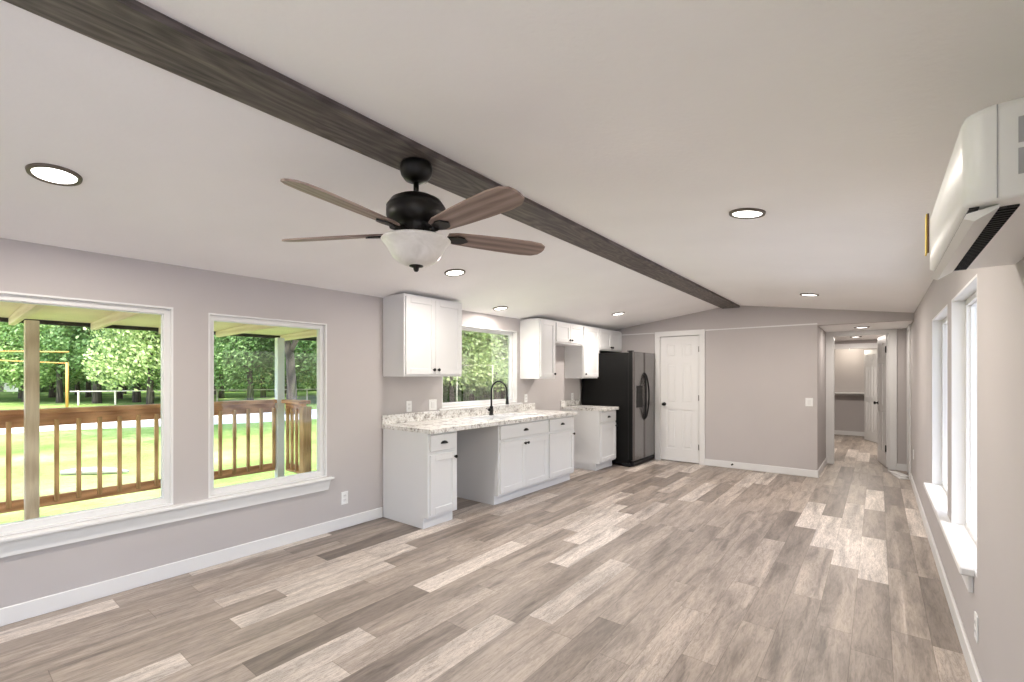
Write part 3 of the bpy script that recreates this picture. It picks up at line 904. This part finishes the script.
# ------------------------------------------------------------------ outlets and switches
def plate(kind, label, loc, rotz, group='white outlets and switches'):
    # local: plate faces +x
    t = thing(kind, label, 'outlet' if kind == 'wall_outlet' else 'light switch', loc, rotz, group)
    w = 0.035
    link('cover_plate', MB().box(0, 0.006, -w, w, -0.058, 0.058, 0.002), 'plastic_white', t)
    if kind == 'wall_outlet':
        for z in (-0.02, 0.02):
            s = link('receptacle', MB().box(0.005, 0.008, -0.016, 0.016, z - 0.014, z + 0.014, 0.002), 'trim_white', t)
            link('slots', MB().box(0.0078, 0.0084, -0.008, -0.006, z - 0.003, z + 0.006).box(0.0078, 0.0084, 0.006, 0.008, z - 0.003, z + 0.006), 'slot_dark', s)
    else:
        link('toggle', MB().box(0.005, 0.009, -0.016, 0.016, -0.033, 0.033, 0.002), 'trim_white', t)
    return t
plate('wall_outlet', 'white outlet low on the left wall between window and cabinets', (LX, 2.405, 0.275), 0)
plate('wall_outlet', 'white outlet above the counter under the left wall cabinet, nearer the camera', (LX, 3.15, 1.075), 0)
sw = plate('light_switch', 'double white switch plate beside the sink window, above the counter', (LX, 3.48, 1.075), 0)
sw.scale = (1, 1.6, 1)
plate('wall_outlet', 'white outlet above the counter just right of the sink window', (LX, 5.20, 1.08), 0)
plate('wall_outlet', 'white outlet above the short counter beside the refrigerator', (LX, 6.45, 1.06), 0)
plate('light_switch', 'white light switch on the far wall near the hallway corner', (-0.745, FY, 1.03), R(-90)).scale = (1, 1.25, 1)
plate('wall_outlet', 'white outlet low on the right wall below the window', (RX, 2.93, 0.27), R(180))
plate('wall_outlet', 'white outlet low on the right wall near the hallway', (RX, 7.6, 0.42), R(180))

ds = thing('door_stop', 'small dark spring door stop on the far baseboard', 'door stop', (-1.72, FY - BT, 0.06))
link('stop_body', MB().lathe([(0.012, 0), (0.012, -0.006), (0.006, -0.010), (0.006, -0.045), (0.010, -0.048), (0.010, -0.06), (0.0, -0.061)], axis='y', seg=16), 'bronze_black', ds)

# offcuts by the hall corner
tr = thing('trim_offcut', 'short white trim board lying on the floor at the hallway corner, bottom of two', 'board', (0.235, 8.33, 0), R(14), 'white trim offcuts')
link('board', MB().box(-0.05, 0.05, -0.17, 0.17, 0.0, 0.018, 0.003), 'trim_white', tr)
dup(tr, (0.225, 8.42, 0.0185), 'short white trim board lying across another at the hallway corner, upper one', R(24))

# closet shelf and bulb
sh = thing('closet_shelf', 'white shelf across the closet in the far room', 'shelf', (LX, CLY - 0.32, 0.98))
link('shelf_board', MB().box(0.0, RX - LX, 0, 0.32, 0, 0.02), 'trim_white', sh)
link('cleat', MB().box(0.0, RX - LX, 0.30, 0.32, -0.05, 0), 'trim_white', sh)
bl = thing('bulb_fixture', 'bare glowing bulb in a keyless holder on the closet ceiling', 'ceiling light', (-0.50, 13.0, 2.13))
link('bulb_holder', MB().lathe([(0.055, 0), (0.055, -0.01), (0.03, -0.03), (0.02, -0.05), (0.0, -0.051)], seg=24), 'plastic_white', bl)
link('bulb', MB().lathe([(0.013, -0.05), (0.016, -0.065), (0.030, -0.09), (0.032, -0.11), (0.022, -0.13), (0.0, -0.137)], seg=24), 'bulb_glow', bl)
pl = bpy.data.lights.new('bulb_light', 'POINT'); pl.energy = 4; pl.shadow_soft_size = 0.04; pl.color = (1, 0.9, 0.75)
po = bpy.data.objects.new('bulb_light', pl); COL.objects.link(po); po.parent = bl; po.location = (0, 0, -0.20)

# ------------------------------------------------------------------ porch
PX = -5.70
GZ = -0.80
DZ = -0.04
struct('porch_deck', MB().box(PX - 0.15, LX - WT - 0.01, -3.0, 2.85, DZ - 0.14, DZ), 'deck_wood', label='wooden porch deck outside the left windows')
m = MB().prism([(PX - 0.52, 1.922), (LX - WT, 2.002), (LX - WT, 2.03), (PX - 0.52, 1.95)], 'y', -3.0, 3.0)
struct('porch_roof', m, 'porch_ply', label='cream plywood underside of the porch roof')
struct('trim_13', MB().box(PX - 0.56, PX - 0.51, -3.0, 3.5, 1.885, 1.965).prism([(PX - 0.52, 1.952), (LX - WT, 2.035), (LX - WT, 2.06), (PX - 0.52, 1.975)], 'y', -3.0, 3.5).prism([(PX - 0.52, 1.915), (LX - WT, 1.99), (LX - WT, 2.03), (PX - 0.52, 1.952)], 'y', 3.01, 3.5), 'fascia_dark', label='dark fascia along the porch roof edge')
# rafters
rf = thing('porch_rafter', 'cream rafter under the porch roof', 'rafter', (PX - 0.5, 1.07, 1.855), group='rafters under the porch roof')
rf['label'] = 'cream rafter under the porch roof seen through the wide window, right one'
L_ = (LX - WT) - (PX - 0.5)
m = MB().prism([(0, 0), (L_, 0.035), (L_, 0.145), (0, 0.065)], 'y', -0.02, 0.02)
link('rafter_board', m, 'rafter_wood', rf)
for y_, lab in ((0.51, 'cream rafter under the porch roof at the left edge of the photo, beside the post'), (-0.05, 'cream rafter under the porch roof left of the picture edge'), (2.19, 'cream rafter under the porch roof seen at the left of the second window'), (2.95, 'cream end rafter of the porch roof right of the corner post'), (1.63, 'cream rafter under the porch roof behind the wall between the windows')):
    dup(rf, (PX - 0.5, y_, 1.855), lab)
def post(name, label, x, y, w, z0, z1, mat='post_wood'):
    t = thing(name, label, 'post', (x, y, z0))
    link('post_body', MB().box(-w / 2, w / 2, -w / 2, w / 2, 0, z1 - z0, 0.004), mat, t)
    return t
post('porch_post', 'weathered wooden porch post outside the wide window', PX + 0.11, 0.575, 0.085, DZ, 1.86)
paint('post_grey', (0.86, 0.87, 0.87), 0.7, 20, 0.1, 0.05)
post('porch_post', 'pale grey painted corner post of the porch seen through the second window', PX + 0.05, 2.665, 0.082, DZ, 1.85, 'post_grey')
post('newel_post', 'short stained post at the end of the porch side railing', -5.17, 2.73, 0.10, DZ, 1.04, 'cedar_upright')
# long railing
def railing(name, label, loc, rotz, length, sp, first):
    t = thing(name, label, 'railing', loc, rotz)
    link('top_rail', MB().box(-0.07, 0.07, 0, length, 0.055, 0.095, 0.004), 'cedar_rail', t)
    link('upper_rail', MB().box(-0.02, 0.02, 0, length, -0.055, 0.055, 0.003), 'cedar_rail', t)
    link('lower_rail', MB().box(-0.02, 0.02, 0, length, -0.755, -0.665, 0.003), 'cedar_rail', t)
    y = first
    while y < length - 0.03:
        link('baluster', MB().box(0.02, 0.052, -0.016, 0.016, -0.72, 0.0, 0.003), 'cedar_upright', t, (0, y, 0))
        y += sp
    return t
railing('porch_railing', 'long stained wooden porch railing seen through both porch windows', (PX, -3.0, 1.015), 0, 5.66, 0.1435, 0.005)
railing('porch_railing', 'short stained railing returning from the corner post of the porch', (PX + 0.12, 2.72, 1.015), R(-90), 0.42, 0.105, 0.09)
# unseen eaves, depth chosen to keep direct sun off the floor
struct('trim_14', MB().box(LX - WT - 0.35, LX - WT, 3.51, CLY, 2.04, 2.16).box(RX + WT, RX + WT + 0.35, BY, CLY, 2.04, 2.16), 'siding_white', label='unseen eaves along both sides of the house, sized to block the sun')

# ------------------------------------------------------------------ grounds
o = struct('ground', MB().box(-150, 120, -120, 180, GZ - 0.2, GZ), 'lawn_grass', label='sunlit lawn around the house')
m = MB(); m.prism([(-26.0, -30), (-25.7, 3.4), (-22.8, 9.2), (-20.7, 22.0), (-19, 60), (-26.5, 60), (-27.0, 28.7), (-28.8, 11.6), (-33.6, 4.5), (-36, -30)], 'z', GZ - 0.05, GZ + 0.02)
struct('road', m, 'road_pale', label='pale gravel drive crossing the lawn')
m = MB(); m.box(RX + WT + 0.3, 40, -40, 60, GZ - 0.05, GZ + 0.02).box(-7, RX + WT + 0.3, -40, BY - WT - 0.3, GZ - 0.05, GZ + 0.02)  # pale ground, carried on behind the house to bounce light indoors
struct('road_side', m, 'yard_concrete', label='pale gravel yard right of the house, extended unseen behind it to bounce daylight')

def tree_mesh(seed, height, spread, base, leafmat, n=14000, lsz=0.135):
    rnd = random.Random(seed)
    tm = MB()
    lean = rnd.uniform(-0.5, 0.5)
    top = Vector((lean, rnd.uniform(-0.4, 0.4), height * 0.62))
    tr = 0.10 + 0.009 * height
    pts = [Vector((0, 0, -0.2)), Vector((lean * 0.1, 0, height * 0.12)), Vector((lean * 0.4, 0.1, height * 0.32)), top]
    tm.tube(pts, [tr * 1.35, tr, tr * 0.8, tr * 0.35], 10)
    blobs = []
    nb = 18
    for i in range(nb):
        a = 2 * PI * i / nb + rnd.uniform(-0.3, 0.3)
        zz = rnd.uniform(base, height * 0.88)
        k = 1 - abs((zz - base) / (height - base) - 0.4)
        rr = spread * rnd.uniform(0.35, 0.75) * (0.55 + 0.45 * k)
        c = Vector((rr * math.cos(a), rr * math.sin(a), zz))
        s0 = pts[2].lerp(top, rnd.uniform(0, 0.9)) if zz > height * 0.4 else pts[1].lerp(pts[2], rnd.uniform(0.4, 1))
        tm.tube([s0, s0.lerp(c, 0.5) + Vector((0, 0, 0.2)), c], [tr * 0.35, tr * 0.2, tr * 0.07], 6)
        blobs.append((c, spread * rnd.uniform(0.34, 0.55)))
    blobs.append((Vector((lean, 0, height * 0.82)), spread * 0.5))
    lm = MB()
    for i in range(n):
        c, r = blobs[rnd.randrange(len(blobs))]
        d = Vector((rnd.gauss(0, 1), rnd.gauss(0, 1), rnd.gauss(0, 0.75))).normalized() * r * (rnd.random() ** 0.35)
        p = c + d
        s = lsz * rnd.uniform(0.55, 1.25)
        nrm = (d.normalized() * 0.6 + Vector((rnd.gauss(0, 0.6), rnd.gauss(0, 0.6), rnd.gauss(0.4, 0.6)))).normalized()
        a = nrm.cross(Vector((rnd.random(), rnd.random(), rnd.random() + 0.1))).normalized()
        b = nrm.cross(a)
        vs = [lm.bm.verts.new(p + a * s), lm.bm.verts.new(p + b * s * 0.6 + nrm * s * 0.15), lm.bm.verts.new(p - a * s), lm.bm.verts.new(p - b * s * 0.6 + nrm * s * 0.15)]
        lm.bm.faces.new(vs)
    return tm, lm, leafmat
protos = []
specs = [(11, 10.5, 4.3, 2.5, 'leaf_green'), (12, 12.0, 4.6, 2.8, 'leaf_dark'), (13, 9.0, 4.0, 2.3, 'leaf_pale'), (14, 13.0, 4.6, 3.0, 'leaf_green')]
def px2g(px, D):
    """ground position seen in photo column px at depth D from the camera"""
    s, c = math.sin(R(38.2)), math.cos(R(38.2))
    l = (px - 512) / 465
    return ((-s + c * l) * D, (c + s * l) * D)
plan = []
rt = random.Random(5)
rows = [(37, -80, 560, 34), (45, -100, 600, 38), (54, -130, 620, 40), (66, -150, 640, 44)]
for D, p0, p1, stp in rows:
    p = p0 + rt.uniform(0, 15)
    while p < p1:
        plan.append((p, D + rt.uniform(-2.2, 2.2), rt.choice([0, 1, 2, 0, 3])))
        p += stp * rt.uniform(0.8, 1.2)
kinds = ['mid green leafy tree', 'dark green leafy tree', 'pale yellow-green leafy tree', 'tall green tree']
made = {}
for i, (p, D, k) in enumerate(plan):
    x, y = px2g(p, D)
    lab = kinds[k] + ' in the belt of trees beyond the drive'
    sc_ = rt.uniform(0.85, 1.2)
    rz = rt.uniform(0, 6.28)
    if k not in made:
        sd_, h_, sp2, ba, lm_ = specs[k]
        t = thing('tree', lab, 'tree', (x, y, GZ), rz, 'trees beyond the drive')
        a, b, c = tree_mesh(sd_, h_, sp2, ba, lm_)
        link('trunk', a, 'bark', t)
        link('foliage', b, c, t, recalc=False)
        t.scale = (sc_, sc_, sc_)
        made[k] = t
    else:
        dup(made[k], (x, y, GZ), lab, rz, (sc_, sc_, sc_))
# undergrowth closing the view between the far trunks
bush = None
for i in range(30):
    p = -60 + i * 22 + rt.uniform(-6, 6); D = rt.uniform(60, 76)
    x, y = px2g(p, D)
    if bush is None:
        bush = thing('undergrowth_bush', 'dark green bush in the undergrowth behind the far tree trunks', 'bush', (x, y, GZ), 0, 'undergrowth bushes behind the trees')
        a, b, c = tree_mesh(51, 5.2, 3.4, 0.5, 'leaf_dark', 4500, 0.20)
        link('stem', a, 'bark', bush); link('foliage', b, c, bush, recalc=False)
    else:
        q = rt.uniform(0.8, 1.25)
        dup(bush, (x, y, GZ), None, rt.uniform(0, 6), (q * 1.2, q * 1.2, q))
# large near tree leaning behind the corner post
t = thing('tree', 'large tree with a leaning grey trunk right behind the porch corner post', 'tree', (*px2g(291, 26), GZ), R(38))
tm = MB()
tm.tube([(0, 0, -0.2), (0.05, 0, 1.5), (-0.05, 0, 3.2), (-0.45, 0, 5.0), (-1.1, 0, 7.5)], [0.32, 0.25, 0.23, 0.19, 0.12], 12)
tm.tube([(-0.1, 0, 3.4), (0.7, 0, 5.0), (1.8, 0, 6.6)], [0.16, 0.12, 0.05], 8)
link('trunk', tm, 'bark', t)
_, lm2, _ = tree_mesh(31, 12.5, 5.0, 5.6, 'leaf_green', 5200, 0.2)
link('foliage', lm2, 'leaf_green', t, recalc=False)
t = thing('tree', 'tall tree on the lawn hidden by the wall between the two porch windows', 'tree', (*px2g(190, 17.5), GZ), 0.4)
tm, lm3, _ = tree_mesh(33, 12.0, 5.6, 6.0, 'leaf_green', 6000, 0.2)
link('trunk', tm, 'bark', t); link('foliage', lm3, 'leaf_green', t, recalc=False)
for px_, D_, kk, sc_, lab in ((452, 33, 2, 0.95, 'pale leafy tree beyond the left half of the sink window'), (497, 34, 2, 1.0, 'pale leafy tree beyond the right half of the sink window'), (150, 33, 2, 1.05, 'pale leafy tree with low boughs at the right of the wide window')):
    dup(made[kk], (*px2g(px_, D_), GZ), lab, 1.0 + px_, (sc_, sc_, sc_))

for px_, D_ in ((478, 39), (528, 42), (428, 42)):
    q = 1.5
    b2 = dup(bush, (*px2g(px_, D_), GZ), 'tall leafy bush behind the trees seen through the sink window', px_ * 1.0, (q, q, q * 1.15))
    b2['group'] = 'tall bushes seen through the sink window'
# ranch gateway: orange pole with horizontal bars
gx, gy = px2g(67, 29)
gt = thing('pole_gateway', 'orange pole gateway with two horizontal bars beyond the drive', 'gate', (gx, gy, GZ), R(38.2 + 4))
link('upright', MB().tube([(0, 0, -0.1), (0, 0, 3.0)], 0.075, 10), 'pole_orange', gt)
link('upright', MB().tube([(-9, 0, -0.1), (-9, 0, 3.75)], 0.075, 10), 'pole_orange', gt)
link('cross_bar', MB().tube([(-9, 0, 3.72), (0.1, 0, 3.66)], 0.035, 8), 'pole_orange', gt)
link('cross_bar', MB().tube([(-9, 0, 3.35), (0.0, 0, 2.95)], 0.03, 8), 'pole_orange', gt)
# pipe fence from the gateway to the right
fxy = px2g(70, 34); fe = px2g(330, 40)
dv = Vector((fe[0] - fxy[0], fe[1] - fxy[1]))
fl = dv.length; fa = math.atan2(dv.y, dv.x)
ft = thing('pipe_fence', 'pale rail fence running along the far side of the drive', 'fence', (fxy[0], fxy[1], GZ), fa)
link('rail', MB().box(0, fl, -0.03, 0.03, 0.98, 1.06), 'fence_white', ft)
for i in range(int(fl / 2.2)):
    link('fence_post', MB().box(-0.05, 0.05, -0.05, 0.05, 0, 1.08), 'fence_white', ft, (0.5 + 2.2 * i, 0, 0))
# clothes line style pole beyond sink window
cp = thing('yard_pole', 'thin white yard pole with a cross bar seen through the sink window', 'pole', (*px2g(457, 30), GZ), R(38.2))
link('upright', MB().tube([(0, 0, -0.1), (0, 0, 2.9)], 0.035, 8), 'fence_white', cp)
link('cross_bar', MB().tube([(-0.3, 0, 2.85), (2.3, 0, 2.85)], 0.015, 8), 'fence_white', cp)
link('upright', MB().tube([(2.3, 0, -0.1), (2.3, 0, 2.87)], 0.02, 8), 'fence_white', cp)
# little house far among the trees
hs = thing('shed', 'small white shed far behind the trees seen through the sink window', 'shed', (*px2g(484, 62), GZ), R(20))
link('shed_walls', MB().box(-2.5, 2.5, -2, 2, 0, 2.4), 'siding_white', hs)
link('shed_roof', MB().prism([(-2.3, 2.4), (2.3, 2.4), (0, 3.6)], 'x', -2.8, 2.8), 'roof_shingle', hs)
link('shed_door', MB().box(-0.5, 0.5, -2.04, -2.0, 0, 2.0), 'roof_shingle', hs)
h2 = dup(hs, (*px2g(12, 64), GZ), 'small white shed far behind the trees left of the porch post', R(50))
# log and stone lying on the lawn
lg = thing('fallen_log', 'pale weathered log lying on the lawn outside the wide window', 'log', (*px2g(92, 10.3), GZ), R(38.2 + 8))
lx = [(-0.60, 0, 0.06), (-0.3, 0.02, 0.085), (0.1, 0, 0.09), (0.45, 0.03, 0.07), (0.72, 0.02, 0.05)]
wood('bleached_wood', (0.30, 0.27, 0.25), (0.50, 0.47, 0.44), 0.9, 0)
link('log_body', MB().tube(lx, [0.05, 0.075, 0.08, 0.06, 0.025], 10), 'bleached_wood', lg)
